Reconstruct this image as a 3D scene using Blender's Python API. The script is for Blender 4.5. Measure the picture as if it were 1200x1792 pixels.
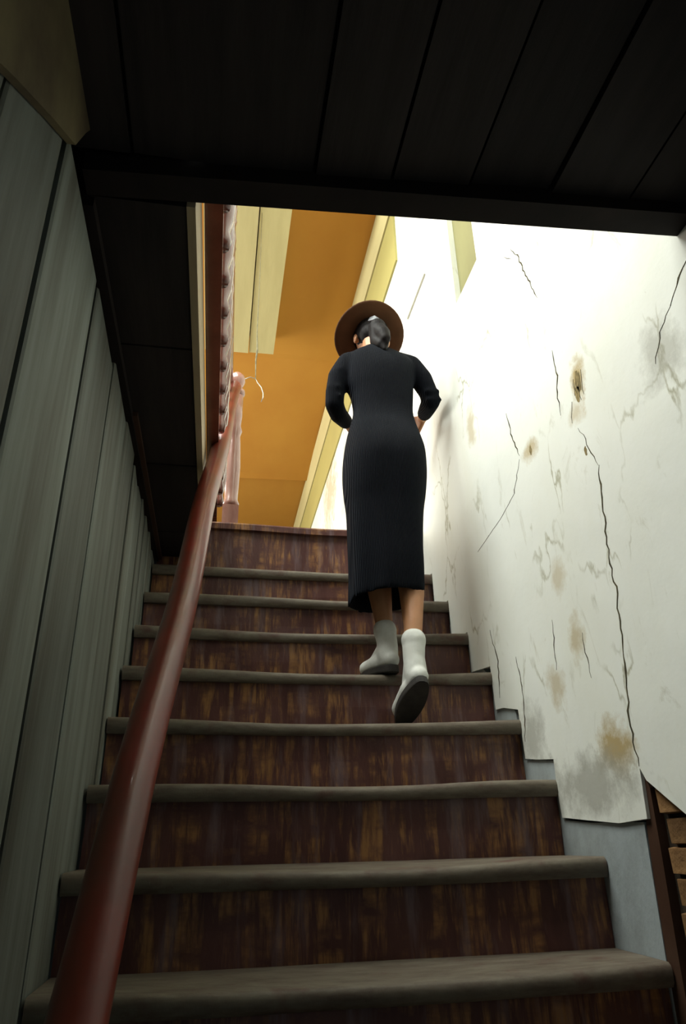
import bpy, math, random
from mathutils import Vector, Matrix, Euler
R = random.Random(7)
for o in list(bpy.data.objects): bpy.data.objects.remove(o)
scene = bpy.context.scene
COL = scene.collection

# ------------------------------------------------------------------ camera
cam_d = bpy.data.cameras.new('camera'); cam = bpy.data.objects.new('camera', cam_d); COL.objects.link(cam)
cam_d.sensor_fit = 'VERTICAL'; cam_d.sensor_height = 36.0; cam_d.lens = 36.0 * 1216.0 / 1792.0
cam_d.clip_start = 0.02
PITCH, YAW, ROLL = 0.4395, 0.1816, -0.0237
_f = Vector((math.sin(YAW) * math.cos(PITCH), math.cos(YAW) * math.cos(PITCH), math.sin(PITCH)))
_r = Vector((math.cos(YAW), -math.sin(YAW), 0)); _u = _r.cross(_f)
_rt = _r * math.cos(ROLL) + _u * math.sin(ROLL); _up = -_r * math.sin(ROLL) + _u * math.cos(ROLL)
m = Matrix((( _rt.x, _up.x, -_f.x), (_rt.y, _up.y, -_f.y), (_rt.z, _up.z, -_f.z))).to_4x4()
m.translation = Vector((0, -1.5377, 0.2428)); cam.matrix_world = m
scene.camera = cam

# ------------------------------------------------------------------ world, lights, exposure
w = bpy.data.worlds.new('world'); scene.world = w; w.use_nodes = True
w.node_tree.nodes['Background'].inputs[0].default_value = (0.80, 0.95, 1.0, 1)
w.node_tree.nodes['Background'].inputs[1].default_value = 0.10
def area(name, loc, target, sx, sy, power, col):
    d = bpy.data.lights.new(name, 'AREA'); d.shape = 'RECTANGLE'; d.size = sx; d.size_y = sy
    d.energy = power; d.color = col
    o = bpy.data.objects.new(name, d); COL.objects.link(o); o.location = loc
    o.rotation_euler = (Vector(target) - Vector(loc)).to_track_quat('-Z', 'Y').to_euler()
    return o
# daylight falling in through the roof light above the stairwell, and through the gallery window
area('roof_light_daylight', (-1.05, 0.15, 4.42), (-0.55, 0.25, 1.6), 3.1, 2.1, 345, (0.98, 1.0, 0.94))
area('gallery_window_daylight', (-3.05, 4.1, 3.05), (0.9, 3.6, 3.3), 3.4, 1.5, 205, (1.0, 0.97, 0.88))
vs = scene.view_settings
vs.view_transform = 'Standard'; vs.look = 'None'; vs.gamma = 1.0; vs.use_curve_mapping = False
vs.exposure = 0.20

# ------------------------------------------------------------------ constants of the place
RUN, RISE = 0.1919, 0.19
XL, XR = -0.31, 0.9362          # faces of the left board wall and of the right plaster
ZL, YL = 1.60, 1.47             # upper floor level, front edge of the landing
ZS = 1.42                       # underside of the upper floor beside the stairwell
ZN = 1.455                      # underside of the planks in front of the stairwell
ZC = 4.20                       # upper ceiling

# ------------------------------------------------------------------ helpers
def link(o, parent=None):
    COL.objects.link(o)
    if parent is not None: o.parent = parent
    return o
def mesh(name, verts, faces, mat, parent=None, smooth=False):
    me = bpy.data.meshes.new(name); me.from_pydata([tuple(v) for v in verts], [], faces); me.update()
    if smooth:
        for p in me.polygons: p.use_smooth = True
    if mat: me.materials.append(mat)
    return link(bpy.data.objects.new(name, me), parent)
def tag(o, label, cat, group=None):
    o['label'] = label; o['category'] = cat
    if group: o['group'] = group
    return o
def struct(o, label=None):
    o['kind'] = 'structure'
    if label: o['label'] = label
    return o
def empty(name, loc=(0, 0, 0)):
    o = bpy.data.objects.new(name, None); COL.objects.link(o); o.location = loc; o.empty_display_size = 0.1
    return o
BF = [(0, 3, 2, 1), (4, 5, 6, 7), (0, 1, 5, 4), (1, 2, 6, 5), (2, 3, 7, 6), (3, 0, 4, 7)]
def boxv(x0, x1, y0, y1, z0, z1):
    return [(x0, y0, z0), (x1, y0, z0), (x1, y1, z0), (x0, y1, z0), (x0, y0, z1), (x1, y0, z1), (x1, y1, z1), (x0, y1, z1)]
class MB:
    def __init__(s): s.v = []; s.f = []
    def add(s, v, f):
        n = len(s.v); s.v += [tuple(p) for p in v]; s.f += [tuple(i + n for i in q) for q in f]; return s
    def box(s, *a): return s.add(boxv(*a), BF)
    def loft(s, rings, cap=True):
        n = len(rings[0]); v = [p for r in rings for p in r]; f = []
        for i in range(len(rings) - 1):
            for j in range(n):
                a = i * n + j; b = i * n + (j + 1) % n; f.append((a, b, b + n, a + n))
        if cap:
            f.append(tuple(range(n - 1, -1, -1))); f.append(tuple((len(rings) - 1) * n + j for j in range(n)))
        return s.add(v, f)
    def tube(s, pts, rads, n=10, cap=True):
        pts = [Vector(p) for p in pts]; rings = []; ref = None
        for i, p in enumerate(pts):
            t = (pts[min(i + 1, len(pts) - 1)] - pts[max(i - 1, 0)]).normalized()
            if ref is None:
                ref = Vector((1, 0, 0)) if abs(t.x) < 0.8 else Vector((0, 1, 0))
            u = (ref - t * ref.dot(t)).normalized(); ref = u; vv = t.cross(u)
            r = rads[i] if isinstance(rads, (list, tuple)) else rads
            rings.append([p + (u * math.cos(2 * math.pi * k / n) + vv * math.sin(2 * math.pi * k / n)) * r for k in range(n)])
        return s.loft(rings, cap)
    def lathe(s, c, prof, n=12, M=None):
        rings = []
        for r, z in prof:
            ring = [Vector((r * math.cos(2 * math.pi * k / n), r * math.sin(2 * math.pi * k / n), z)) for k in range(n)]
            if M is not None: ring = [M @ p for p in ring]
            rings.append([p + Vector(c) for p in ring])
        return s.loft(rings)
    def ball(s, c, rx, ry, rz, n=16, M=None):
        prof = [(math.sin(math.pi * i / 10), -math.cos(math.pi * i / 10)) for i in range(11)]
        prof[0] = (0.02, -1); prof[-1] = (0.02, 1)
        rings = []
        for r, z in prof:
            ring = [Vector((rx * r * math.cos(2 * math.pi * k / n), ry * r * math.sin(2 * math.pi * k / n), rz * z)) for k in range(n)]
            if M is not None: ring = [M @ p for p in ring]
            rings.append([p + Vector(c) for p in ring])
        return s.loft(rings)
    def capsule(s, a, b, ra, rb, n=12):
        a = Vector(a); b = Vector(b); d = (b - a).normalized(); pts = []; rr = []
        for k in range(4):
            an = math.pi / 2 * (1 - k / 4); pts.append(a - d * ra * math.sin(an)); rr.append(max(ra * math.cos(an), ra * 0.05))
        for k in range(5):
            t = k / 4; pts.append(a.lerp(b, t)); rr.append(ra + (rb - ra) * t)
        for k in range(1, 5):
            an = math.pi / 2 * k / 4; pts.append(b + d * rb * math.sin(an)); rr.append(max(rb * math.cos(an), rb * 0.05))
        return s.tube(pts, rr, n)
    def chain(s, pts, rads, n=12):
        for i in range(len(pts) - 1): s.capsule(pts[i], pts[i + 1], rads[i], rads[i + 1], n)
        return s
    def build(s, name, mat, parent=None, smooth=False): return mesh(name, s.v, s.f, mat, parent, smooth)
    def fuse(s, name, mat, parent=None, voxel=0.006, smooth_it=4):
        """all shapes melted into one continuous skin"""
        o = mesh(name, s.v, s.f, mat, None)
        r = o.modifiers.new('r', 'REMESH'); r.mode = 'VOXEL'; r.voxel_size = voxel; r.use_smooth_shade = True
        if smooth_it:
            q = o.modifiers.new('s', 'SMOOTH'); q.factor = 0.5; q.iterations = smooth_it
        dg = bpy.context.evaluated_depsgraph_get(); dg.update()
        me = bpy.data.meshes.new_from_object(o.evaluated_get(dg)); me.name = name
        o.modifiers.clear(); old = o.data; o.data = me; bpy.data.meshes.remove(old)
        for p in me.polygons: p.use_smooth = True
        if parent is not None: o.parent = parent
        return o
def prism(poly, x0, x1):
    """polygon given in (y, z), thick in x"""
    n = len(poly); v = [(x0, y, z) for y, z in poly] + [(x1, y, z) for y, z in poly]
    f = [tuple(range(n - 1, -1, -1)), tuple(range(n, 2 * n))] + [(i, (i + 1) % n, (i + 1) % n + n, i + n) for i in range(n)]
    return v, f

# ------------------------------------------------------------------ materials (all procedural)
def material(name): 
    mt = bpy.data.materials.new(name); mt.use_nodes = True; nt = mt.node_tree
    return mt, nt, nt.nodes['Principled BSDF']
class NT:
    def __init__(s, nt): s.nt = nt
    def n(s, t, **k):
        o = s.nt.nodes.new(t)
        for a, b in k.items(): setattr(o, a, b)
        return o
    def l(s, a, b): s.nt.links.new(a, b)
    def coord(s, scale=(1, 1, 1), kind='Object', loc=(0, 0, 0)):
        c = s.n('ShaderNodeTexCoord'); mp = s.n('ShaderNodeMapping'); mp.inputs['Scale'].default_value = scale
        mp.inputs['Location'].default_value = loc
        s.l(c.outputs[kind], mp.inputs[0]); return mp.outputs[0]
    def noise(s, vec, scale, detail=5, rough=0.6, dist=0.0):
        o = s.n('ShaderNodeTexNoise'); o.inputs['Scale'].default_value = scale; o.inputs['Detail'].default_value = detail
        o.inputs['Roughness'].default_value = rough; o.inputs['Distortion'].default_value = dist
        s.l(vec, o.inputs['Vector']); return o.outputs['Fac']
    def ramp(s, fac, stops):
        o = s.n('ShaderNodeValToRGB'); e = o.color_ramp.elements
        while len(e) < len(stops): e.new(0.5)
        for i, (p, c) in enumerate(stops):
            e[i].position = p; e[i].color = (c, c, c, 1) if not isinstance(c, tuple) else (*c, 1)
        s.l(fac, o.inputs[0]); return o.outputs[0]
    def mix(s, fac, a, b, mode='MIX'):
        o = s.n('ShaderNodeMixRGB', blend_type=mode)
        for i, x in enumerate((fac, a, b)):
            if isinstance(x, tuple): o.inputs[i].default_value = (*x, 1)
            elif isinstance(x, (int, float)): o.inputs[i].default_value = x
            else: s.l(x, o.inputs[i])
        return o.outputs[0]
    def math(s, op, a, b=0.0):
        o = s.n('ShaderNodeMath', operation=op)
        for i, x in enumerate((a, b)):
            if isinstance(x, (int, float)): o.inputs[i].default_value = x
            else: s.l(x, o.inputs[i])
        return o.outputs[0]
    def bump(s, h, strength, dist, bsdf):
        o = s.n('ShaderNodeBump'); o.inputs['Strength'].default_value = strength; o.inputs['Distance'].default_value = dist
        s.l(h, o.inputs['Height']); s.l(o.outputs[0], bsdf.inputs['Normal'])
def simple(name, c1, c2, scale=6, stretch=(1, 1, 1), rough=0.6, bump=0.2, bdist=0.004, spec=0.5, coat=0.0, lo=0.35, hi=0.65, per_obj=0.0):
    mt, nt, b = material(name); N = NT(nt); v = N.coord(stretch)
    f = N.noise(v, scale); col = N.mix(N.ramp(f, [(lo, 0.0), (hi, 1.0)]), c1, c2)
    if per_obj:
        oi = N.n('ShaderNodeObjectInfo'); k = N.math('ADD', N.math('MULTIPLY', oi.outputs['Random'], per_obj), 1 - per_obj / 2)
        cc = N.n('ShaderNodeCombineColor')
        for i in range(3): N.l(k, cc.inputs[i])
        col = N.mix(1.0, col, cc.outputs[0], 'MULTIPLY')
    N.l(col, b.inputs['Base Color']); b.inputs['Roughness'].default_value = rough
    b.inputs['Specular IOR Level'].default_value = spec; b.inputs['Coat Weight'].default_value = coat
    if bump: N.bump(N.noise(v, scale * 3, 6), bump, bdist, b)
    return mt

def make_plaster(name, base, warm, spots):
    mt, nt, b = material(name); N = NT(nt); v = N.coord((1, 1, 1)); vs_ = N.coord((1, 1.3, 0.55))
    f1 = N.noise(vs_, 2.3, 7, 0.62, 0.4); col = N.mix(N.ramp(f1, [(0.40, 0.0), (0.74, 0.55)]), base, warm)
    f2 = N.noise(N.coord((1, 1.6, 0.6), loc=(3, 1, 7)), 5.5, 9, 0.7, 0.8)
    col = N.mix(N.ramp(f2, [(0.60, 0.0), (0.72, 0.6)]), col, (0.45, 0.44, 0.33))
    f3 = N.noise(N.coord((1, 1.4, 0.5), loc=(9, 4, 2)), 16, 8, 0.75, 0.5)
    col = N.mix(N.ramp(f3, [(0.66, 0.0), (0.76, 0.6)]), col, (0.36, 0.32, 0.19))
    f4 = N.noise(v, 9, 8, 0.7)
    nz = N.n('ShaderNodeTexNoise'); nz.inputs['Scale'].default_value = 6; nz.inputs['Detail'].default_value = 6; N.l(vs_, nz.inputs['Vector'])
    ad = N.mix(0.22, vs_, nz.outputs['Color'])
    vo = N.n('ShaderNodeTexVoronoi', feature='DISTANCE_TO_EDGE'); vo.inputs['Scale'].default_value = 4.2; N.l(ad, vo.inputs['Vector'])
    vm = N.math('MULTIPLY', N.ramp(vo.outputs['Distance'], [(0.0, 1.0), (0.022, 0.0)]), N.ramp(N.noise(v, 3.1, 4), [(0.47, 0.0), (0.62, 0.75)]))
    col = N.mix(vm, col, (0.30, 0.29, 0.17))
    for (y, z, ry, rz, c, amt) in spots:
        mp = N.n('ShaderNodeMapping'); tc = N.n('ShaderNodeTexCoord'); N.l(tc.outputs['Object'], mp.inputs[0])
        mp.inputs['Location'].default_value = (0, -y / ry, -z / rz); mp.inputs['Scale'].default_value = (0, 1 / ry, 1 / rz)
        ln = N.n('ShaderNodeVectorMath', operation='LENGTH'); N.l(mp.outputs[0], ln.inputs[0])
        d = N.math('ADD', ln.outputs['Value'], N.math('MULTIPLY', N.math('SUBTRACT', f4, 0.5), 2.6))
        col = N.mix(N.ramp(d, [(0.35, amt), (1.0, 0.0)]), col, c)
    N.l(col, b.inputs['Base Color']); b.inputs['Roughness'].default_value = 0.85; b.inputs['Specular IOR Level'].default_value = 0.2
    h = N.math('ADD', N.noise(v, 3.5, 6, 0.5), N.math('MULTIPLY', N.noise(vs_, 24, 5, 0.5), 0.10))
    N.bump(h, 0.35, 0.016, b)
    return mt
OCH = (0.42, 0.31, 0.12); GRY = (0.36, 0.36, 0.31); DRK = (0.11, 0.09, 0.055)
M = {}
M['plaster'] = make_plaster('aged_white_plaster', (0.80, 0.83, 0.775), (0.74, 0.76, 0.65), [
    (0.05, 0.43, 0.11, 0.08, OCH, 0.9), (0.22, 0.36, 0.30, 0.09, GRY, 0.75), (0.50, 0.52, 0.12, 0.10, GRY, 0.7),
    (-0.085, 1.37, 0.045, 0.085, OCH, 0.9), (-0.05, 1.30, 0.06, 0.05, OCH, 0.5), (0.24, 1.35, 0.06, 0.05, OCH, 0.7), (0.70, 1.72, 0.06, 0.10, OCH, 0.55),
    (-0.43, 1.22, 0.09, 0.10, GRY, 0.55), (0.30, 0.62, 0.07, 0.08, OCH, 0.55), (0.16, 0.72, 0.05, 0.07, OCH, 0.6),
    (0.20, 0.90, 0.05, 0.06, OCH, 0.45), (4.2, 3.2, 0.45, 0.5, OCH, 0.6), (3.4, 2.9, 0.25, 0.45, (0.25, 0.25, 0.25), 0.55)])
M['plaster_low'] = simple('grey_blue_plaster', (0.36, 0.41, 0.42), (0.20, 0.22, 0.21), 7, (1, 1, 0.6), 0.8, 0.4, 0.006, 0.3, lo=0.45, hi=0.8)
M['crack'] = simple('dark_crack', (0.05, 0.045, 0.03), (0.11, 0.095, 0.05), 30, rough=0.95, bump=0, spec=0.1)
M['chip'] = simple('chipped_ochre_render', (0.15, 0.12, 0.065), (0.33, 0.26, 0.12), 40, rough=0.95, bump=0.4, spec=0.1)
M['brick'] = simple('old_brown_brick', (0.16, 0.085, 0.035), (0.30, 0.17, 0.07), 18, rough=0.9, bump=0.6, bdist=0.006, spec=0.2, per_obj=0.5)
M['mortar'] = simple('dark_mortar', (0.035, 0.028, 0.02), (0.07, 0.055, 0.04), 20, rough=0.95, bump=0.5, spec=0.1)
M['board'] = simple('weathered_grey_board', (0.115, 0.115, 0.092), (0.205, 0.228, 0.200), 4.0, (3, 3.5, 0.30), 0.75, 0.35, 0.004, 0.3, per_obj=0.34)
M['board_back'] = simple('black_lath', (0.008, 0.007, 0.006), (0.015, 0.013, 0.011), 10, rough=0.95, bump=0, spec=0.1)
M['tan'] = simple('tan_board', (0.20, 0.165, 0.085), (0.10, 0.075, 0.045), 3.2, (1, 1.2, 0.8), 0.8, 0.3, spec=0.2)
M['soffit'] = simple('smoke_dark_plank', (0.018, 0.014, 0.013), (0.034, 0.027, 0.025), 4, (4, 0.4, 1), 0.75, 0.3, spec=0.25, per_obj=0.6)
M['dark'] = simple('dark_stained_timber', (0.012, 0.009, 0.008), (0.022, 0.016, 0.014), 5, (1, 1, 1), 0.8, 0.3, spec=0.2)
M['trim_brown'] = simple('dark_brown_batten', (0.05, 0.022, 0.012), (0.07, 0.035, 0.02), 6, rough=0.6, bump=0.2, spec=0.3)
M['fascia'] = simple('beige_painted_fascia', (0.42, 0.33, 0.20), (0.33, 0.25, 0.15), 5, (4, 0.5, 1), 0.6, 0.2, spec=0.3)
M['orange'] = simple('orange_ceiling_paint', (0.53, 0.265, 0.042), (0.47, 0.215, 0.032), 1.3, (1, 0.5, 1), 0.65, 0.15, 0.01, 0.3)
M['cream'] = simple('cream_painted_board', (0.60, 0.55, 0.28), (0.53, 0.48, 0.24), 3, (3, 0.4, 1), 0.6, 0.15, spec=0.3)
M['yellow'] = simple('ochre_yellow_board', (0.44, 0.40, 0.14), (0.40, 0.36, 0.13), 3, (3, 0.4, 1), 0.6, 0.15, spec=0.3)
M['olive'] = simple('olive_painted_panel', (0.21, 0.205, 0.085), (0.18, 0.17, 0.07), 4, (1, 1, 0.4), 0.7, 0.15, spec=0.3)
M['white_wood'] = simple('white_painted_wood', (0.74, 0.74, 0.66), (0.66, 0.66, 0.56), 5, (1, 3, 0.4), 0.6, 0.2, spec=0.3)
M['floor'] = simple('dark_floor_board', (0.10, 0.045, 0.03), (0.15, 0.08, 0.05), 4, (4, 0.5, 1), 0.5, 0.2, spec=0.4)
M['rail'] = simple('glossy_oxblood_paint', (0.20, 0.024, 0.012), (0.135, 0.028, 0.014), 7, (1, 1, 1), 0.38, 0.15, 0.002, 0.4, coat=0.15)
M['baluster'] = simple('glossy_red_brown_paint', (0.17, 0.05, 0.03), (0.12, 0.035, 0.022), 9, (1, 1, 1), 0.25, 0.3, 0.003, 0.6, coat=0.6)
M['newel'] = simple('worn_pink_brown_paint', (0.36, 0.20, 0.155), (0.24, 0.09, 0.06), 14, (1, 1, 0.3), 0.32, 0.4, 0.003, 0.6, coat=0.5)
M['wire'] = simple('bent_steel_wire', (0.35, 0.34, 0.30), (0.22, 0.2, 0.17), 20, rough=0.35, bump=0)
M['wire'].node_tree.nodes['Principled BSDF'].inputs['Metallic'].default_value = 0.8
M['cord'] = simple('dark_hanging_cord', (0.10, 0.09, 0.05), (0.2, 0.18, 0.10), 30, rough=0.9, bump=0)

def stair_paint(name, nosing):
    mt, nt, b = material(name); N = NT(nt)
    red = N.mix(N.ramp(N.noise(N.coord((2, 2, 0.6)), 5, 6), [(0.35, 0.0), (0.65, 1.0)]), (0.068, 0.024, 0.020), (0.112, 0.046, 0.038))
    if nosing:
        # paint trodden off the walking surface and its front edge
        col = N.mix(N.ramp(N.noise(N.coord((1.5, 6, 6)), 6, 8, 0.7), [(0.30, 0.0), (0.75, 1.0)]), (0.175, 0.155, 0.115), (0.075, 0.050, 0.036))
        worn = N.ramp(N.noise(N.coord((2.2, 3, 3), loc=(5, 0, 0)), 4, 6, 0.6), [(0.56, 0.0), (0.72, 0.8)])
        col = N.mix(worn, col, red)
    else:
        # scuffed streaks, kicked through to the wood
        st = N.noise(N.coord((26, 1, 3.2)), 1.6, 5, 0.65, 0.2); sp = N.noise(N.coord((3, 1, 7), loc=(2, 3, 1)), 2.2, 4)
        fac = N.math('MULTIPLY', N.ramp(st, [(0.47, 0.0), (0.62, 1.0)]), N.ramp(sp, [(0.38, 0.0), (0.58, 0.95)]))
        col = N.mix(fac, red, (0.31, 0.155, 0.055))
        sheen = N.ramp(N.noise(N.coord((14, 1, 2), loc=(7, 7, 7)), 1.5, 4), [(0.54, 0.0), (0.70, 0.55)])  # purple-grey sheen of the risers, painted into their colour
        col = N.mix(sheen, col, (0.20, 0.15, 0.16))
    N.l(col, b.inputs['Base Color']); b.inputs['Roughness'].default_value = 0.62 if nosing else 0.42
    b.inputs['Specular IOR Level'].default_value = 0.35
    N.bump(N.noise(N.coord((3, 3, 1.2)), 14, 7), 0.35, 0.005, b)
    return mt
M['tread'] = stair_paint('worn_tread_paint', True)
M['riser'] = stair_paint('scuffed_riser_paint', False)

# ================================================================== THE SETTING
# ---- right wall: brick core, plaster skin with its broken lower edge
core = struct(MB().box(XR + 0.030, XR + 0.20, -2.6, 0.44, -1.6, 4.5).box(XR + 0.030, XR + 0.20, 0.70, 8.2, -1.6, 4.5)
              .box(XR + 0.030, XR + 0.20, 0.44, 0.70, -1.6, 2.35).box(XR + 0.16, XR + 0.20, 0.44, 0.70, 2.35, 4.5).build('wall_right', M['mortar']),
              'cracked white plaster wall along the right side of the stairs')
def stepz(y):  # height of the stair under a point of the wall
    return math.floor(y / RUN + 1e-6) * RISE
low = [(-2.6, -0.9), (-1.1, -0.42), (-0.62, -0.06), (-0.40, 0.13), (-0.27, 0.205), (-0.161, 0.272), (-0.10, 0.31), (-0.045, 0.345), (-0.028, 0.372)]
zig = [(-0.020, 0.268), (0.10, 0.262), (0.25, 0.272), (0.385, 0.282), (0.392, 0.35), (0.388, 0.432), (0.50, 0.442), (0.576, 0.452), (0.585, 0.60), (0.70, 0.625), (0.768, 0.63), (0.775, 0.78), (0.96, 0.80),
       (0.965, 0.955), (1.15, 0.965), (1.155, 1.145), (1.34, 1.15), (1.345, 1.335), (YL, 1.345), (YL, ZL), (8.2, ZL)]
YA, YB, ZO = 0.44, 0.70, 2.35
v, f = prism([(8.2, 4.5), (YB, 4.5), (YB, ZO), (YA, ZO), (YA, 4.5), (-2.6, 4.5)] + low + zig, XR, XR + 0.030)
mesh('plaster', v, f, M['plaster'], core)
# lower plaster, set back under the broken stepped edge
v, f = prism([(0.035, -0.30), (0.005, 0.262), (0.25, 0.266), (0.38, 0.275), (0.40, 0.43), (0.60, 0.45), (0.62, 0.60), (1.5, 1.30), (1.5, 0.9), (0.5, 0.0), (0.3, -0.3)], XR + 0.006, XR + 0.030)
lp = mesh('plaster_patch', v, f, M['plaster_low'], core); lp['label'] = 'grey-blue plaster below the stepped crack'
# dark timber upright at the end of the lower plaster
v, f = prism([(-0.012, -0.6), (0.036, -0.6), (0.016, 0.10), (0.0, 0.255), (-0.026, 0.368), (-0.040, 0.33), (-0.036, 0.20), (-0.024, 0.0)], XR + 0.008, XR + 0.0305)
mesh('upright', v, f, M['trim_brown'], core)
# bricks where the plaster has fallen off
bl, bh = 0.185, 0.053
bv = [(0, 0.004, 0.003), (0, bl - 0.004, 0.003), (0, bl - 0.003, bh - 0.003), (0, 0.003, bh - 0.003),
      (0.022, 0, 0), (0.022, bl, 0), (0.022, bl, bh), (0.022, 0, bh)]
brick_me = bpy.data.meshes.new('brick'); brick_me.from_pydata(bv, [], [(0, 3, 2, 1), (0, 1, 5, 4), (1, 2, 6, 5), (2, 3, 7, 6), (3, 0, 4, 7)]); brick_me.materials.append(M['brick'])
for r in range(11):
    z = 0.330 - r * 0.059 - bh
    lim = -0.050
    y = lim - bl - (r % 2) * 0.012; 
    while y > -1.25:
        o = link(bpy.data.objects.new('brick', brick_me), core)
        o.location = (XR + 0.012 + R.uniform(-0.004, 0.004), y + R.uniform(-0.003, 0.003), z + R.uniform(-0.002, 0.002))
        o.rotation_euler = (R.uniform(-0.012, 0.012), 0, R.uniform(-0.02, 0.02))
        y -= bl + 0.010
        
# cracks and chips
def crack(pts, wd, seed, mat='crack', name='crack'):
    rr = random.Random(seed); P = []
    for i in range(len(pts) - 1):
        n = max(2, int(math.dist(pts[i], pts[i + 1]) / 0.016))
        for k in range(n):
            t = k / n; P.append((pts[i][0] + (pts[i + 1][0] - pts[i][0]) * t + rr.uniform(-1, 1) * 0.005, pts[i][1] + (pts[i + 1][1] - pts[i][1]) * t))
    P.append(pts[-1]); n = len(P); v = []; f = []
    for i, (y, z) in enumerate(P):
        wv = wd * rr.uniform(0.35, 1.0) * (min(1, i / 3, (n - 1 - i) / 3) * 0.85 + 0.15)
        for x in (XR - 0.0009, XR + 0.004):
            v += [(x, y - wv / 2, z), (x, y + wv / 2, z)]
    for i in range(n - 1):
        a = 4 * i; f += [(a, a + 1, a + 5, a + 4), (a, a + 4, a + 6, a + 2), (a + 1, a + 3, a + 7, a + 5)]
    mesh(name, v, f, M[mat], core)
crack([(-0.105, 1.10), (-0.094, 1.03), (-0.07, 0.86), (-0.075, 0.78), (-0.048, 0.60), (-0.025, 0.48), (-0.028, 0.375)], 0.007, 1)
crack([(-0.05, 1.25), (-0.085, 1.15), (-0.105, 1.10)], 0.0035, 2)
crack([(0.16, 2.12), (0.12, 2.05), (0.085, 1.93), (0.04, 1.79)], 0.006, 3)
crack([(0.22, 2.14), (0.16, 2.07)], 0.004, 4)
crack([(0.01, 1.56), (0.008, 1.48), (0.027, 1.40), (0.03, 1.34)], 0.007, 5)
crack([(0.37, 1.57), (0.36, 1.48), (0.32, 1.37)], 0.007, 6)
crack([(-0.62, 1.37), (-0.535, 1.33), (-0.49, 1.29)], 0.009, 7)
crack([(-0.49, 1.29), (-0.44, 1.26), (-0.40, 1.20)], 0.004, 8)
crack([(0.325, 1.36), (0.40, 1.27), (0.52, 1.24), (0.77, 1.21)], 0.004, 9)
crack([(0.27, 0.80), (0.29, 0.66)], 0.004, 10)
crack([(-0.04, 1.34), (-0.022, 1.28)], 0.005, 11)
crack([(0.55, 0.76), (0.53, 0.63), (0.56, 0.50)], 0.006, 12)
crack([(0.74, 0.90), (0.70, 0.78), (0.72, 0.66)], 0.007, 13)
crack([(0.12, 0.72), (0.11, 0.60)], 0.004, 14)
for i, (y, z, ry, rz) in enumerate([(-0.088, 1.375, 0.022, 0.042), (-0.075, 1.345, 0.016, 0.03), (0.24, 1.345, 0.010, 0.022), (-0.06, 1.17, 0.008, 0.018)]):
    rr = random.Random(60 + i); poly = [(y + ry * math.cos(a) * rr.uniform(0.5, 1), z + rz * math.sin(a) * rr.uniform(0.5, 1)) for a in [k * math.pi / 7 for k in range(14)]]
    v, f = prism(poly, XR - 0.0005, XR + 0.004); mesh('chip', v, f, M['chip'], core)
for i in range(6):
    crack([(-0.11 + 0.009 * i, 1.40 - R.uniform(0, 0.02)), (-0.105 + 0.009 * i, 1.33 + R.uniform(-0.02, 0.02))], 0.005, 80 + i)

# niche of the olive panel in the right wall, and painted boards of the upper part of the wall
mesh('niche_panel', boxv(XR + 0.026, XR + 0.16, YA, YB, ZO, 4.4), BF, M['olive'], core)
mesh('frieze_board', boxv(XR - 0.022, XR, 1.45, 8.2, 3.86, ZC - 0.002), BF, M['cream'], core)
mesh('frieze_board', boxv(XR - 0.012, XR, 1.52, 8.2, 3.42, 3.855), BF, M['yellow'], core)
mesh('wall_panel', boxv(XR - 0.010, XR, 1.05, 1.40, 2.86, 4.19), BF, M['white_wood'], core)

# ---- left wall: grey vertical boards
lw = struct(mesh('wall_left', boxv(XL - 0.16, XL - 0.028, -2.6, YL + 0.4, -1.7, ZS), BF, M['board_back']),
            'wall of upright weathered grey boards on the left of the stairs')
edges = [-2.45, -2.1, -1.74, -1.42, -1.15, -0.90, -0.655, -0.285, 0.01, 0.305, 0.535, 0.70, 0.84, 0.99, 1.15, 1.32, 1.48]
gaps = {-0.655: 0.024, -0.285: 0.034, 0.305: 0.026, 0.535: 0.022, 0.70: 0.020, 0.01: 0.007, 0.84: 0.014, 0.99: 0.014}
for i in range(len(edges) - 1):
    a, b_ = edges[i], edges[i + 1]
    subs = [(a, b_)] if b_ - a < 0.5 else [(a, b_)]
    for (y0, y1) in subs:
        g0, g1 = gaps.get(y0, 0.004) / 2, gaps.get(y1, 0.004) / 2
        d = R.uniform(-0.002, 0.002); tw = R.uniform(-0.003, 0.001); zt = 1.412 - R.uniform(0, 0.05)
        ln_ = R.uniform(-0.006, 0.006)
        x0 = XL - 0.026; xa, xb = XL + d - tw, XL + d + tw
        n = 6; vv = []
        for k in range(n + 1):
            z = -1.65 + (zt + 1.65) * k / n; sl = R.uniform(-0.001, 0.001); s_ = R.uniform(-0.0012, 0.0012)
            zz0 = z; zz1 = z - (0.03 * R.random() if k == n else 0)
            vv += [[(xa + s_ - 0.003, y0 + g0 + sl, zz0), (xa + s_, y0 + g0 + 0.006 + sl, zz0), (xb + s_, y1 - g1 - 0.006 + sl, zz1), (xb + s_ - 0.003, y1 - g1 + sl, zz1), (x0, y1 - g1, zz1), (x0, y0 + g0, zz0)]]
        MB().loft(vv).build('board', M['board'], lw)
# wide tan board nailed across the top near the viewer
v, f = prism([(-2.2, -0.05), (-1.4, 0.70), (-1.05, 1.0), (-0.92, 1.118), (-0.77, 1.246), (-0.66, 1.335), (-0.62, 1.42), (-0.60, ZN), (-2.2, ZN)], XL + 0.004, XL + 0.018)
tb = mesh('cross_board', v, f, M['tan'], lw); tb['label'] = 'wide tan board with a slanting lower edge'

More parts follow.
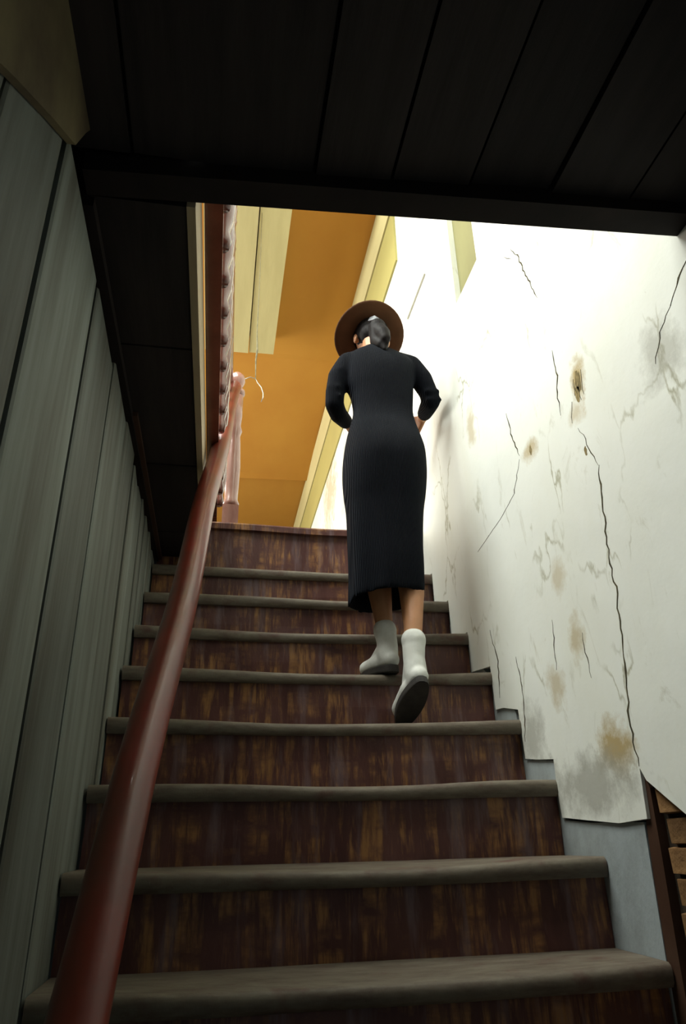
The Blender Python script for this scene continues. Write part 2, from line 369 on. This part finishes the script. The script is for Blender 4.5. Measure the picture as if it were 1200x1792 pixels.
# ---- underside of the upper floor in front of the stairwell: planks, header, left soffit
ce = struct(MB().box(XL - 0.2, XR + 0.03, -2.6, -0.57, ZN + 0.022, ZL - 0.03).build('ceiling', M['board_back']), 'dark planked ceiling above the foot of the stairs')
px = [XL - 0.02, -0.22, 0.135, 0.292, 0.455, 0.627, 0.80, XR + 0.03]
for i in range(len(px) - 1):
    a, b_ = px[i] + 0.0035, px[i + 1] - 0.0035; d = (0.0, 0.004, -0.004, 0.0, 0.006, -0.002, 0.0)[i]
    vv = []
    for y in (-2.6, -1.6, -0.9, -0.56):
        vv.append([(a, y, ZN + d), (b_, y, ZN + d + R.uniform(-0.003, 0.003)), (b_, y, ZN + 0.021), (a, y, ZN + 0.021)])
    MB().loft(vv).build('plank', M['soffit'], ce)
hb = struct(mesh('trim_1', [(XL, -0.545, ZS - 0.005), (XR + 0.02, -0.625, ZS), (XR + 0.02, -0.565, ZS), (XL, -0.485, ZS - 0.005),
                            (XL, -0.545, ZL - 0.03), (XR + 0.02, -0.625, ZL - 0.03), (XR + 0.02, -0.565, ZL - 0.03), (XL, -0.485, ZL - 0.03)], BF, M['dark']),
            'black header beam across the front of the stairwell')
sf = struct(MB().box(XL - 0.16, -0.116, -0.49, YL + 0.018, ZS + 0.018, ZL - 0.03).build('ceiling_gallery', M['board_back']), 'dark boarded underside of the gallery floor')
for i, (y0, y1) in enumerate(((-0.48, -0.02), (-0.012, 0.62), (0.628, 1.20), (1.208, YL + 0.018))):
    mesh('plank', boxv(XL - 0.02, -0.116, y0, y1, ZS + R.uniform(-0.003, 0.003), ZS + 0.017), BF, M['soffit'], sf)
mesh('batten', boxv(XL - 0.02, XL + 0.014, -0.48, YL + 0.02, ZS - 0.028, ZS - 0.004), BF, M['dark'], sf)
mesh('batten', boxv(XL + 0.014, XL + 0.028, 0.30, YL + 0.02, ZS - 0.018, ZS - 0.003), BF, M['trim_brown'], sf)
fa = struct(mesh('trim_2', [(-0.116, -0.485, ZS - 0.004), (-0.098, -0.485, ZS - 0.004), (-0.090, YL + 0.02, ZS - 0.004), (-0.110, YL + 0.02, ZS - 0.004),
                            (-0.116, -0.485, ZL - 0.012), (-0.098, -0.485, ZL - 0.012), (-0.090, YL + 0.02, ZL - 0.012), (-0.110, YL + 0.02, ZL - 0.012)], BF, M['fascia']),
            'pale beige fascia board on the left edge of the stairwell')

# ---- upper floor (landing and gallery) with floor boards
fl = struct(MB().box(-3.3, -0.118, -2.6, 8.2, ZL - 0.029, ZL - 0.012).box(-0.118, XR + 0.03, YL + 0.05, 8.2, ZL - 0.20, ZL - 0.012).box(-0.118, XR + 0.03, -2.6, -0.64, ZL - 0.029, ZL - 0.012).build('floor', M['dark']),
            'floor of the upper storey')
for k in range(22):
    x0 = -3.3 + k * 0.1475
    if x0 > -0.3: break
    mesh('board', boxv(x0 + 0.002, min(x0 + 0.1455, -0.12), -2.6, 8.2, ZL - 0.012, ZL), BF, M['floor'], fl)

# ---- upper room shell
cu = struct(MB().box(-3.3, XR + 0.03, 1.55, 8.2, ZC + 0.03, ZC + 0.10).box(-3.3, -2.75, -2.6, 1.55, ZC + 0.03, ZC + 0.10).box(0.65, XR + 0.03, -2.6, 1.55, ZC + 0.03, ZC + 0.10)
            .box(-2.75, 0.65, -2.6, -1.0, ZC + 0.03, ZC + 0.10).build('ceiling_upper', M['orange']), 'orange painted ceiling of the upper storey')
for (y0, y1, s0, s1) in ((1.56, 3.52, 0.0, -0.07), (3.525, 5.80, 0.02, -0.10), (5.805, 8.2, 0.02, 0.0)):
    for (x0, x1) in ((-3.3, -1.2), (-1.195, XR)):
        vv = []
        for k in range(9):
            t = k / 8; y = y0 + (y1 - y0) * t; sg = s0 + (s1 - s0) * t ** 5
            vv.append([(x0, y, ZC + sg), (x1, y, ZC + sg * 0.6), (x1, y, ZC + 0.028), (x0, y, ZC + 0.028)])
        MB().loft(vv).build('ceiling_panel', M['orange'], cu)
# dropped cream boards under the ceiling beside the gallery
dp = tag(empty('ceiling_board_run', (0.1, 2.4, 4.0)), 'two cream painted boards running along the orange ceiling above the newel post', 'boards')
def child_box(par, name, x0, x1, y0, y1, z0, z1, mat):
    l = par.location; return mesh(name, boxv(x0 - l.x, x1 - l.x, y0 - l.y, y1 - l.y, z0 - l.z, z1 - l.z), BF, mat, par)
child_box(dp, 'board', -0.26, 0.098, 0.9, 3.28, 3.990, 4.170, M['cream'])
child_box(dp, 'board', 0.106, 0.312, 0.9, 3.28, 4.000, 4.170, M['cream'])
child_box(dp, 'batten', -0.26, 0.300, 0.95, 1.05, 4.170, 4.230, M['cream'])
child_box(dp, 'batten', -0.26, 0.300, 3.10, 3.20, 4.160, 4.205, M['cream'])
struct(MB().box(-3.4, -3.3, -2.6, 2.3, ZL - 0.2, 4.5).box(-3.4, -3.3, 5.9, 8.2, ZL - 0.2, 4.5).box(-3.4, -3.3, 2.3, 5.9, ZL - 0.2, 2.25).box(-3.4, -3.3, 2.3, 5.9, 3.9, 4.5).build('wall_gallery', M['plaster_low']), 'plain wall of the gallery with its window opening')
wn = struct(MB().box(-3.38, -3.32, 2.3, 5.9, 2.25, 2.31).box(-3.38, -3.32, 2.3, 5.9, 3.84, 3.9).box(-3.38, -3.32, 2.3, 2.36, 2.31, 3.84).box(-3.38, -3.32, 5.84, 5.9, 2.31, 3.84).build('window_1', M['white_wood']), 'wide gallery window')
for y in (3.2, 4.1, 5.0): mesh('mullion', boxv(-3.37, -3.33, y - 0.02, y + 0.02, 2.31, 3.84), BF, M['white_wood'], wn)
struct(mesh('wall_far', boxv(-3.4, XR + 0.2, 8.2, 8.3, ZL - 0.2, 4.5), BF, M['cream']), 'far cream wall of the upper storey')
struct(mesh('wall_front', boxv(-3.4, XR + 0.2, -2.7, -2.6, ZL - 0.2, 4.5), BF, M['plaster_low']), 'wall of the upper storey above the entrance')
sk = struct(MB().box(-2.8, -2.75, -1.05, 1.6, ZC, 4.6).box(0.65, 0.70, -1.05, 1.6, ZC, 4.6).box(-2.75, 0.65, -1.05, -1.0, ZC, 4.6).box(-2.75, 0.65, 1.55, 1.6, ZC + 0.03, 4.6).box(-2.8, 0.70, -1.05, 1.6, 4.6, 4.65).build('trim_3', M['white_wood']), 'boxed roof light opening above the stairwell')

# ================================================================== STAIRCASE
stair = tag(empty('staircase', (0.31, 0.0, 0.0)), 'steep worn red-brown wooden staircase climbing between board wall and plaster wall', 'staircase')
SX0, SX1 = XL + 0.006, XR + 0.004
def tread(k, y0, z, depth, thick=0.044):
    rr = random.Random(100 + k); n = 26; prof = []
    amp = (0.015 if k < 6 else 0.009) * rr.uniform(0.85, 1.15); cx = 0.36 + rr.uniform(-0.06, 0.06); ph = rr.uniform(0, 6)
    vv = []
    for i in range(n + 1):
        t = i / n; x = SX0 + (SX1 - SX0) * t
        g = math.exp(-((x - cx) / 0.36) ** 2); dz = -amp * g + 0.002 * math.sin(9 * x + ph); dy = 0.007 * g + 0.002 * math.sin(14 * x + ph)
        th = thick
        ring = [(x - 0.31, y0 + dy + 0.010, z + dz), (x - 0.31, y0 + dy + 0.003, z + dz - 0.005), (x - 0.31, y0 + dy, z + dz - 0.013), (x - 0.31, y0 + dy + 0.001, z - th + 0.010 + dz * 0.5),
                (x - 0.31, y0 + dy + 0.008, z - th + dz * 0.3), (x - 0.31, y0 + depth, z - th), (x - 0.31, y0 + depth, z), (x - 0.31, y0 + 0.10, z + dz * 0.5)]
        vv.append(ring)
    o = MB().loft(vv).build('tread', M['tread'], stair)
    for p in o.data.polygons: p.use_smooth = True
    try: o.data.set_sharp_from_angle(angle=math.radians(50))
    except Exception: pass
    return o
NB = 0.026
for k in range(-2, 8):
    tread(k, k * RUN, k * RISE, RUN + NB + 0.02 if k < 7 else YL - 7 * RUN + NB + 0.01)
    zt = k * RISE - 0.040; zb = (k - 1) * RISE - 0.012
    vv = []
    for i in range(13):
        x = SX0 + (SX1 - SX0) * i / 12 - 0.31; bw = 0.004 * math.sin(i * 0.9 + k * 2)
        vv.append([(x, k * RUN + NB + bw, zb), (x, k * RUN + NB - bw * 0.5, (zb + zt) / 2), (x, k * RUN + NB, zt), (x, k * RUN + NB + 0.02, zt), (x, k * RUN + NB + 0.02, zb)])
    MB().loft(vv).build('riser', M['riser'], stair)
# top riser and landing edge
vv = [[(x - 0.31, YL + 0.022 + 0.003 * math.sin(5 * x), 7 * RISE - 0.01), (x - 0.31, YL + 0.022, ZL - 0.035), (x - 0.31, YL + 0.045, ZL - 0.035), (x - 0.31, YL + 0.045, 7 * RISE - 0.01)] for x in [SX0 + (SX1 - SX0) * i / 10 for i in range(11)]]
MB().loft(vv).build('riser', M['riser'], stair)
vv = []
for i in range(21):
    x = SX0 + (SX1 - SX0) * i / 20; dz = -0.010 * math.exp(-((x - 0.45) / 0.3) ** 2); X = x - 0.31
    vv.append([(X, YL + 0.010, ZL + dz), (X, YL, ZL - 0.010 + dz), (X, YL + 0.001, ZL - 0.036 + dz), (X, YL + 0.20, ZL - 0.036), (X, YL + 0.20, ZL)])
MB().loft(vv).build('landing_board', M['riser'], stair)

# ---- round handrail, with its lower and upper posts
hr = tag(empty('handrail', (-0.13, -0.95, -0.95)), 'thick round oxblood-red handrail rising along the left of the stairs', 'handrail')
O = Vector(hr.location)
A = Vector((-0.132, -0.546, 0.099)); B = Vector((0.0, 1.44, 2.335)); A2 = A + (A - B) * 0.195
pts = [A2 + (B - A2) * (i / 24) - O for i in range(25)]
pts = [p + Vector((0.004 * math.sin(i * 0.8), 0, 0.004 * math.sin(i * 1.1))) for i, p in enumerate(pts)]
MB().tube(pts, [0.034 if i > 3 else 0.035 for i in range(25)], 20).build('rail', M['rail'], hr, True)
pb = A2 - O
MB().lathe((pb.x, pb.y, 0), [(0.042, -0.12), (0.042, 0.05), (0.032, 0.08), (0.03, 0.3), (0.036, 0.45), (0.03, pb.z - 0.03), (0.022, pb.z)], 14).build('post', M['rail'], hr, True)
nw = tag(empty('newel_post', (0.012, 1.53, ZL)), 'glossy pink-brown newel post at the top of the red handrail', 'newel post')
MB().box(-0.038, 0.038, -0.038, 0.038, 0.0, 0.10).build('base', M['newel'], nw)
MB().lathe((0, 0, 0), [(0.037, 0.10), (0.040, 0.12), (0.032, 0.14), (0.034, 0.20), (0.038, 0.32), (0.033, 0.46), (0.030, 0.50), (0.039, 0.53), (0.031, 0.56), (0.036, 0.62), (0.037, 0.74)], 18).build('shaft', M['newel'], nw, True)
MB().lathe((0, 0, 0), [(0.030, 0.74), (0.044, 0.755), (0.044, 0.775), (0.026, 0.79), (0.034, 0.81), (0.043, 0.835), (0.040, 0.865), (0.022, 0.885), (0.004, 0.89)], 18).build('knob', M['newel'], nw, True)

# ---- gallery balustrade along the left edge of the stairwell, seen nearly edge on
bal = tag(empty('balustrade', (-0.058, 0.5, ZL)), 'glossy red-brown balustrade of turned balusters on the gallery edge overhead', 'balustrade')
MB().box(-0.034, 0.010, -0.98, 0.955, -0.012, 0.045).build('base_rail', M['baluster'], bal)
MB().tube([(0.0, -0.98, 0.80), (0.0, 0.0, 0.80), (0.02, 0.98, 0.80)], 0.030, 14).build('top_rail', M['baluster'], bal, True)
pr = [(0.018, 0.045), (0.024, 0.07), (0.018, 0.10), (0.026, 0.14), (0.031, 0.20), (0.027, 0.28), (0.018, 0.36), (0.024, 0.39), (0.018, 0.42), (0.021, 0.52), (0.027, 0.62), (0.021, 0.68), (0.026, 0.71), (0.019, 0.75), (0.018, 0.785)]
bme = None
for k in range(15):
    y = -0.92 + k * 0.13
    if bme is None:
        o = MB().lathe((0, 0, 0), pr, 14).build('baluster', M['baluster'], bal, True); bme = o.data
    else: o = link(bpy.data.objects.new('baluster', bme), bal)
    o.location = (0.006 + 0.008 * k / 14, y, 0)

# ---- hanging cord with its bent wire hook
cd = tag(empty('hanging_cord', (0.118, 1.80, 3.99)), 'thin dark cord hanging from the cream ceiling boards with a bent wire hook', 'cord')
MB().tube([(0, 0, 0.0), (0.002, 0, -0.5), (-0.002, 0, -1.0), (0.003, 0, -1.12), (-0.003, 0.0, -1.20), (0.0, 0, -1.34)], [0.0015, 0.0018, 0.003, 0.006, 0.004, 0.002], 6).build('cord', M['cord'], cd)
MB().tube([(0.0, 0, -1.33), (0.012, 0, -1.355), (0.034, 0, -1.385), (0.046, 0, -1.425), (0.046, 0, -1.455), (0.036, 0, -1.485)], [0.002, 0.003, 0.0035, 0.0035, 0.003, 0.002], 6).build('hook', M['wire'], cd, True)
MB().tube([(0.0, 0, -1.33), (-0.03, 0, -1.32), (-0.058, 0, -1.335), (-0.078, 0, -1.37)], 0.0022, 6).build('hook', M['wire'], cd, True)

# ================================================================== PERSON
def fabric():
    mt, nt, b = material('black_ribbed_knit'); N = NT(nt)
    col = N.mix(N.noise(N.coord((1, 1, 1)), 12, 3), (0.0026, 0.0033, 0.0054), (0.0042, 0.0050, 0.0080))
    N.l(col, b.inputs['Base Color']); b.inputs['Roughness'].default_value = 0.8
    b.inputs['Specular IOR Level'].default_value = 0.05
    b.inputs['Sheen Weight'].default_value = 0.03; b.inputs['Sheen Roughness'].default_value = 0.5; b.inputs['Sheen Tint'].default_value = (0.45, 0.55, 0.7, 1)
    wv = N.n('ShaderNodeTexWave', wave_type='BANDS', bands_direction='X'); wv.inputs['Scale'].default_value = 60; wv.inputs['Distortion'].default_value = 0.6
    N.l(N.coord((1, 0.6, 0.06)), wv.inputs['Vector'])
    N.bump(wv.outputs['Fac'], 0.8, 0.004, b)
    return mt
M['dress'] = fabric()
M['skin'] = simple('tan_skin', (0.42, 0.20, 0.095), (0.48, 0.24, 0.12), 8, rough=0.5, bump=0.05, bdist=0.001)
M['skin'].node_tree.nodes['Principled BSDF'].inputs['Subsurface Weight'].default_value = 0.06
M['hair'] = simple('black_hair', (0.005, 0.004, 0.004), (0.010, 0.008, 0.008), 30, (1, 1, 0.15), 0.6, 0.5, 0.003, 0.10)
M['felt'] = simple('brown_felt', (0.075, 0.032, 0.014), (0.06, 0.026, 0.011), 14, rough=0.85, bump=0.2, bdist=0.002, spec=0.15)
M['ribbon'] = simple('dark_hat_ribbon', (0.012, 0.010, 0.010), (0.02, 0.016, 0.016), 14, rough=0.5, bump=0)
M['clip'] = simple('grey_satin', (0.28, 0.30, 0.32), (0.18, 0.19, 0.21), 40, rough=0.35, bump=0.2)
M['shoe'] = simple('white_canvas', (0.66, 0.68, 0.64), (0.56, 0.57, 0.53), 20, rough=0.75, bump=0.3, bdist=0.002, spec=0.2)
M['sole'] = simple('dark_rubber', (0.03, 0.028, 0.026), (0.05, 0.045, 0.04), 20, rough=0.8, bump=0.1, spec=0.2)
M['eye'] = simple('dark_eye', (0.02, 0.015, 0.012), (0.05, 0.03, 0.02), 30, rough=0.2, bump=0)

ps = tag(empty('person', (0.585, 0.80, 0.76)), 'person in a black ribbed knit dress, brown brimmed hat and white shoes climbing the stairs', 'person')
PO = Vector(ps.location)
def L(p): return Vector(p) - PO
class PB(MB):   # shapes given in room coordinates, stored relative to the person
    def add(s, v, f): return MB.add(s, [Vector(p) - PO for p in v], f)

# --- body: one continuous skin from head to feet
Mh = Matrix.Rotation(math.radians(-24), 3, 'X') @ Matrix.Rotation(math.radians(4), 3, 'Y')   # head bowed forward
HC = Vector((0.616, 0.985, 2.335))
def hp(x, y, z): return HC + Mh @ Vector((x, y, z))    # head space: y forward, z up
b = PB()
b.ball(hp(0, -0.005, 0.025), 0.074, 0.092, 0.090, 18, Mh)             # skull
b.ball(hp(0, 0.030, -0.040), 0.056, 0.062, 0.078, 16, Mh)             # jaw and face
b.capsule(hp(0, 0.070, -0.098), hp(0, 0.074, -0.100), 0.020, 0.018)   # chin
b.capsule(hp(0, 0.092, 0.012), hp(0, 0.108, -0.026), 0.009, 0.013)    # nose
b.capsule(hp(-0.016, 0.086, -0.062), hp(0.016, 0.086, -0.062), 0.010, 0.010)   # mouth
for s in (-1, 1):
    b.ball(hp(s * 0.076, -0.008, -0.008), 0.010, 0.020, 0.032, 10, Mh)          # ears
    b.capsule(hp(s * 0.014, 0.090, 0.026), hp(s * 0.046, 0.078, 0.026), 0.009, 0.008)   # brow
    b.ball(hp(s * 0.040, 0.068, -0.030), 0.022, 0.020, 0.022, 10, Mh)            # cheek
NKT = hp(0, -0.025, -0.075)
b.chain([NKT, (0.612, 0.925, 2.245), (0.616, 0.900, 2.16)], [0.050, 0.050, 0.062])
b.chain([(0.625, 0.90, 2.12), (0.622, 0.875, 1.98), (0.620, 0.86, 1.86), (0.610, 0.835, 1.68), (0.603, 0.83, 1.58)], [0.085, 0.090, 0.085, 0.09, 0.09], 14)
SHL, ELL, WRL = (0.470, 0.90, 2.125), (0.420, 0.892, 1.900), (0.516, 1.055, 1.912)
SHR, ELR, WRR = (0.782, 0.90, 2.145), (0.850, 0.892, 1.958), (0.862, 1.075, 1.995)
b.chain([(0.60, 0.90, 2.13), SHL, ELL, WRL], [0.05, 0.032, 0.028, 0.024])
b.chain([(0.65, 0.90, 2.14), SHR, ELR, WRR], [0.05, 0.032, 0.028, 0.024])
# hands: palm, four fingers of unequal length, thumb
def hand(bm, wr, fwd, nrm, side, curl):
    wr = Vector(wr); fwd = Vector(fwd).normalized(); nrm = Vector(nrm); nrm = (nrm - fwd * nrm.dot(fwd)).normalized(); lat = fwd.cross(nrm) * side
    for t in (-0.024, -0.008, 0.008, 0.024):
        bm.capsule(wr + fwd * 0.012 + lat * t * 0.6, wr + fwd * 0.078 + lat * t, 0.0125, 0.0115, 10)
    for i, (t, ln) in enumerate(((-0.029, 0.062), (-0.0105, 0.076), (0.0095, 0.082), (0.029, 0.072))):
        p = wr + fwd * 0.080 + lat * t; a = curl * 0.5; pts = [p]; rr = [0.0095]
        for j, fr in enumerate((0.45, 0.30, 0.25)):
            d = fwd * math.cos(a) + nrm * math.sin(a) + lat * t * 1.8; p = p + d.normalized() * ln * fr; pts.append(p); rr.append(0.0090 - j * 0.0007); a += curl
        bm.chain(pts, rr, 8)
    p = wr + fwd * 0.022 + lat * 0.022
    pts = [p, p + fwd * 0.026 + lat * 0.026 + nrm * 0.010, p + fwd * 0.052 + lat * 0.036 + nrm * 0.024, p + fwd * 0.072 + lat * 0.034 + nrm * 0.036]
    bm.chain(pts, [0.0125, 0.0115, 0.0098, 0.0088], 8)
hand(b, WRL, (0.62, 0.75, 0.02), (0.1, -0.25, -1), -1, 0.45)
hand(b, WRR, (-0.30, 0.88, -0.42), (-0.85, -0.1, -0.4), 1, 0.50)
# legs
HL, KL, AL = (0.555, 0.825, 1.52), (0.560, 0.900, 1.20), (0.577, 0.815, 0.865)
HR_, KR, AR = (0.655, 0.825, 1.52), (0.672, 0.830, 1.16), (0.630, 0.672, 0.790)
b.chain([HL, KL], [0.085, 0.052]); b.chain([HR_, KR], [0.085, 0.052])
b.chain([KL, (0.564, 0.835, 1.08), (0.570, 0.818, 0.96), AL], [0.050, 0.047, 0.034, 0.029])
b.chain([KR, (0.658, 0.735, 1.04), (0.642, 0.690, 0.90), AR], [0.050, 0.047, 0.034, 0.029])
b.chain([AL, (0.575, 0.84, 0.800), (0.550, 0.94, 0.787)], [0.028, 0.026, 0.020])
b.chain([AR, (0.628, 0.665, 0.715), (0.612, 0.740, 0.640)], [0.028, 0.022, 0.016])
body = b.fuse('body', M['skin'], ps, 0.0052, 2)
for s in (-1, 1):
    PB().ball(hp(s * 0.030, 0.080, 0.008), 0.012, 0.010, 0.008, 10, Mh).build('eye', M['eye'], ps, True)

# --- dress
rings = [(0.582, 0.800, 1.014, 0.136, 0.150), (0.587, 0.800, 1.128, 0.137, 0.146), (0.589, 0.805, 1.242, 0.141, 0.140), (0.594, 0.810, 1.365, 0.148, 0.135), (0.597, 0.815, 1.441, 0.159, 0.134),
         (0.601, 0.820, 1.519, 0.166, 0.134), (0.604, 0.820, 1.584, 0.166, 0.134), (0.609, 0.825, 1.653, 0.162, 0.128), (0.612, 0.835, 1.726, 0.150, 0.112), (0.617, 0.850, 1.791, 0.137, 0.098),
         (0.621, 0.860, 1.854, 0.127, 0.093), (0.623, 0.870, 1.932, 0.133, 0.098), (0.619, 0.878, 1.998, 0.145, 0.104), (0.622, 0.885, 2.065, 0.153, 0.104), (0.626, 0.890, 2.119, 0.156, 0.094),
         (0.622, 0.895, 2.158, 0.140, 0.080), (0.616, 0.902, 2.190, 0.106, 0.066), (0.613, 0.912, 2.215, 0.068, 0.058), (0.612, 0.920, 2.230, 0.056, 0.055)]
def ring(cx, cy, z, rx, ry, n=36, seat=0.0, dx=0.0):
    out = []
    for k in range(n):
        a = 2 * math.pi * k / n; c, s = math.cos(a), math.sin(a)
        x = rx * math.copysign(abs(c) ** 0.88, c); y = ry * math.copysign(abs(s) ** 0.88, s)
        if s < 0 and seat: y -= seat * abs(s) * (1 - 0.35 * math.exp(-(c / 0.16) ** 2))
        out.append((cx + x, cy + y, z))
    return out
d = PB(); rr_ = []
inner = [(0.585, 0.805, 1.20, 0.110, 0.110), (0.584, 0.803, 1.10, 0.113, 0.120), (0.582, 0.800, 1.018, 0.119, 0.132)]
for cx, cy, z, rx, ry in inner: rr_.append(ring(cx, cy, z, rx, ry))
for i, (cx, cy, z, rx, ry) in enumerate(rings):
    seat = 0.030 * math.exp(-((z - 1.55) / 0.15) ** 2)
    r_ = ring(cx, cy, z, rx, ry, seat=seat)
    if i < 4:     # loose folds towards the hem
        r_ = [(x + (x - cx) * 0.035 * (4 - i) / 4 * math.sin(7 * math.atan2(y - cy, x - cx) + 1), y + (y - cy) * 0.05 * (4 - i) / 4 * math.sin(7 * math.atan2(y - cy, x - cx) + 1), zz + (0.016 * (x - cx) / rx if i == 0 else 0)) for x, y, zz in r_]
    rr_.append(r_)
sm = []
for i in range(3, len(rr_) - 1):          # rounder run between the measured sections
    p0, p1, p2, p3 = rr_[max(i - 1, 3)], rr_[i], rr_[i + 1], rr_[min(i + 2, len(rr_) - 1)]
    for t in (0.0, 0.25, 0.5, 0.75):
        sm.append([0.5 * (2 * Vector(b1) + (Vector(c1) - Vector(a1)) * t + (2 * Vector(a1) - 5 * Vector(b1) + 4 * Vector(c1) - Vector(d1)) * t * t + (3 * Vector(b1) - Vector(a1) - 3 * Vector(c1) + Vector(d1)) * t ** 3) for a1, b1, c1, d1 in zip(p0, p1, p2, p3)])
d.loft(rr_[:3] + sm + [rr_[-1]])
d.chain([(0.57, 0.898, 2.140), (0.488, 0.900, 2.128), (0.444, 0.894, 2.050), (0.424, 0.890, 1.965), (0.420, 0.893, 1.905), (0.446, 0.945, 1.893), (0.490, 1.015, 1.903)], [0.062, 0.053, 0.050, 0.042, 0.040, 0.039, 0.033], 14)
d.chain([(0.67, 0.898, 2.150), (0.768, 0.900, 2.142), (0.812, 0.894, 2.075), (0.838, 0.890, 2.005), (0.848, 0.893, 1.962), (0.852, 0.955, 1.972), (0.860, 1.030, 1.988)], [0.062, 0.053, 0.050, 0.042, 0.041, 0.039, 0.034], 14)
# soft creases on the sleeves
for (p, q, r_) in (((0.395, 0.870, 1.975), (0.430, 0.852, 1.970), 0.012), ((0.392, 0.885, 1.935), (0.436, 0.855, 1.925), 0.012), ((0.405, 0.872, 2.045), (0.44, 0.850, 2.06), 0.010),
                   ((0.822, 0.852, 1.985), (0.872, 0.862, 1.995), 0.012), ((0.826, 0.858, 1.945), (0.880, 0.870, 1.960), 0.012)):
    d.capsule(p, q, r_, r_, 8)
dress = d.fuse('dress', M['dress'], ps, 0.0065, 14)
dress['label'] = 'black ribbed knit midi dress with three-quarter sleeves'

# --- hair, low tied ponytail and clip
h = PB()
h.ball(hp(0, -0.018, 0.028), 0.081, 0.092, 0.090, 18, Mh)
h.ball(hp(0, -0.050, -0.030), 0.066, 0.055, 0.060, 16, Mh)
h.capsule(hp(0.002, -0.085, -0.050), hp(0.012, -0.098, -0.088), 0.034, 0.036)
h.chain([hp(0.014, -0.100, -0.088), hp(0.026, -0.112, -0.135), hp(0.034, -0.112, -0.180), hp(0.04, -0.105, -0.205)], [0.036, 0.033, 0.024, 0.010])
h.chain([hp(0.008, -0.100, -0.055), (0.618, 0.866, 2.238), (0.628, 0.832, 2.198), (0.633, 0.815, 2.162)], [0.040, 0.037, 0.029, 0.012])
h.ball(hp(0.022, -0.062, -0.070), 0.052, 0.040, 0.045, 14, Mh)
for k in range(7):
    a = -0.9 + k * 0.3
    h.chain([hp(0.080 * math.sin(a), -0.075 * math.cos(a) - 0.012, 0.03), hp(0.055 * math.sin(a), -0.085 * math.cos(a) - 0.015, -0.03), hp(0.012, -0.108, -0.065)], [0.010, 0.011, 0.009], 6)
h.fuse('hair', M['hair'], ps, 0.0055, 2)
cl = PB()
for t in (-0.014, -0.004, 0.006, 0.016):
    cl.tube([hp(-0.030 + t * 0.3, -0.112, -0.010 + t), hp(-0.008, -0.126, -0.020 + t), hp(0.018 + t * 0.4, -0.120, -0.040 + t)], [0.003, 0.0048, 0.003], 8)
cl.build('hair_clip', M['clip'], ps, True)

# --- hat
HM = Matrix.Rotation(math.radians(-25.5), 3, 'X') @ Matrix.Rotation(math.radians(2), 3, 'Y')
HO = HC + HM @ Vector((-0.008, -0.004, 0.030))
prof = [(0.076, 0.004), (0.10, -0.002), (0.135, -0.003), (0.158, 0.003), (0.163, 0.007), (0.163, 0.011), (0.157, 0.009), (0.133, 0.004), (0.100, 0.006), (0.094, 0.014), (0.092, 0.05), (0.088, 0.088), (0.076, 0.102), (0.050, 0.106), (0.022, 0.098), (0.006, 0.096),
        (0.006, 0.090), (0.045, 0.098), (0.072, 0.094), (0.082, 0.082), (0.084, 0.05), (0.082, 0.012), (0.076, 0.004)]
def hat_loft(prof, n=40):
    rs = []
    for r, z in prof:
        rs.append([HO + HM @ Vector((r * math.cos(2 * math.pi * k / n), r * 1.08 * math.sin(2 * math.pi * k / n), z + (0.006 * (r / 0.16) ** 3 * math.cos(4 * math.pi * k / n + math.pi) if r > 0.1 else 0))) for k in range(n)])
    return rs
hat = PB().loft(hat_loft(prof), cap=False).build('hat', M['felt'], ps, True); hat['label'] = 'round brown felt hat with a flat brim'
rs = hat_loft([(0.0945, 0.012), (0.0965, 0.014), (0.0950, 0.040), (0.0925, 0.041), (0.0920, 0.014), (0.0945, 0.012)])
PB().loft(rs, cap=False).build('hat_ribbon', M['ribbon'], hat, True)
for o in hat.children: o.parent = hat

# --- shoes: white ankle shoes with dark soles
def shoe(toe, heel, ankle, top, up, name='shoe'):
    toe, heel, ankle, top = map(Vector, (toe, heel, ankle, top)); up = Vector(up).normalized(); fw = (toe - heel).normalized(); sd = fw.cross(up).normalized()
    s_ = PB()
    s_.chain([heel + up * 0.036 + fw * 0.030, heel + fw * 0.10 + up * 0.036], [0.033, 0.036])
    for t in (-0.010, 0.010):
        s_.chain([heel + fw * 0.09 + up * 0.032 + sd * t, toe - fw * 0.050 + up * 0.026 + sd * t * 1.5, toe - fw * 0.024 + up * 0.020 + sd * t * 0.5], [0.032, 0.028, 0.020])
    s_.chain([heel + fw * 0.045 + up * 0.05, ankle, top], [0.038, 0.037, 0.040])
    s_.chain([heel + fw * 0.11 + up * 0.045, ankle], [0.030, 0.034])
    s_.chain([top, top + (top - ankle).normalized() * 0.004], [0.043, 0.043])
    o = s_.fuse(name, M['shoe'], ps, 0.0055, 2)
    rs = []
    for zz, k_ in ((-0.009, 0.96), (-0.005, 1.0), (0.012, 1.0), (0.014, 0.97)):
        rg = []
        for i in range(28):
            a = 2 * math.pi * i / 28; ln = (toe - heel).length; u = (0.5 - 0.5 * math.cos(a)); wd = 0.034 + 0.010 * math.sin(math.pi * min(1, max(0, (u - 0.25) / 0.75)))
            wd *= math.sin(a) if abs(math.sin(a)) > 0 else 0
            wd = math.copysign(abs(math.sin(a)) ** 0.6, math.sin(a)) * (0.034 + 0.009 * math.sin(math.pi * u))
            rg.append(heel + fw * (u * ln * 1.0) + sd * wd * k_ + up * zz)
        rs.append(rg)
    mb = MB(); mb.loft([[Vector(p) - PO for p in r] for r in rs]); mb.build('sole', M['sole'], o)
    return o
shoe((0.520, 0.955, 0.767), (0.588, 0.752, 0.761), (0.578, 0.805, 0.850), (0.573, 0.812, 0.905), (0, 0, 1))
shoe((0.602, 0.782, 0.578), (0.634, 0.585, 0.692), (0.630, 0.664, 0.775), (0.636, 0.676, 0.835), (0.05, 0.49, 0.87))
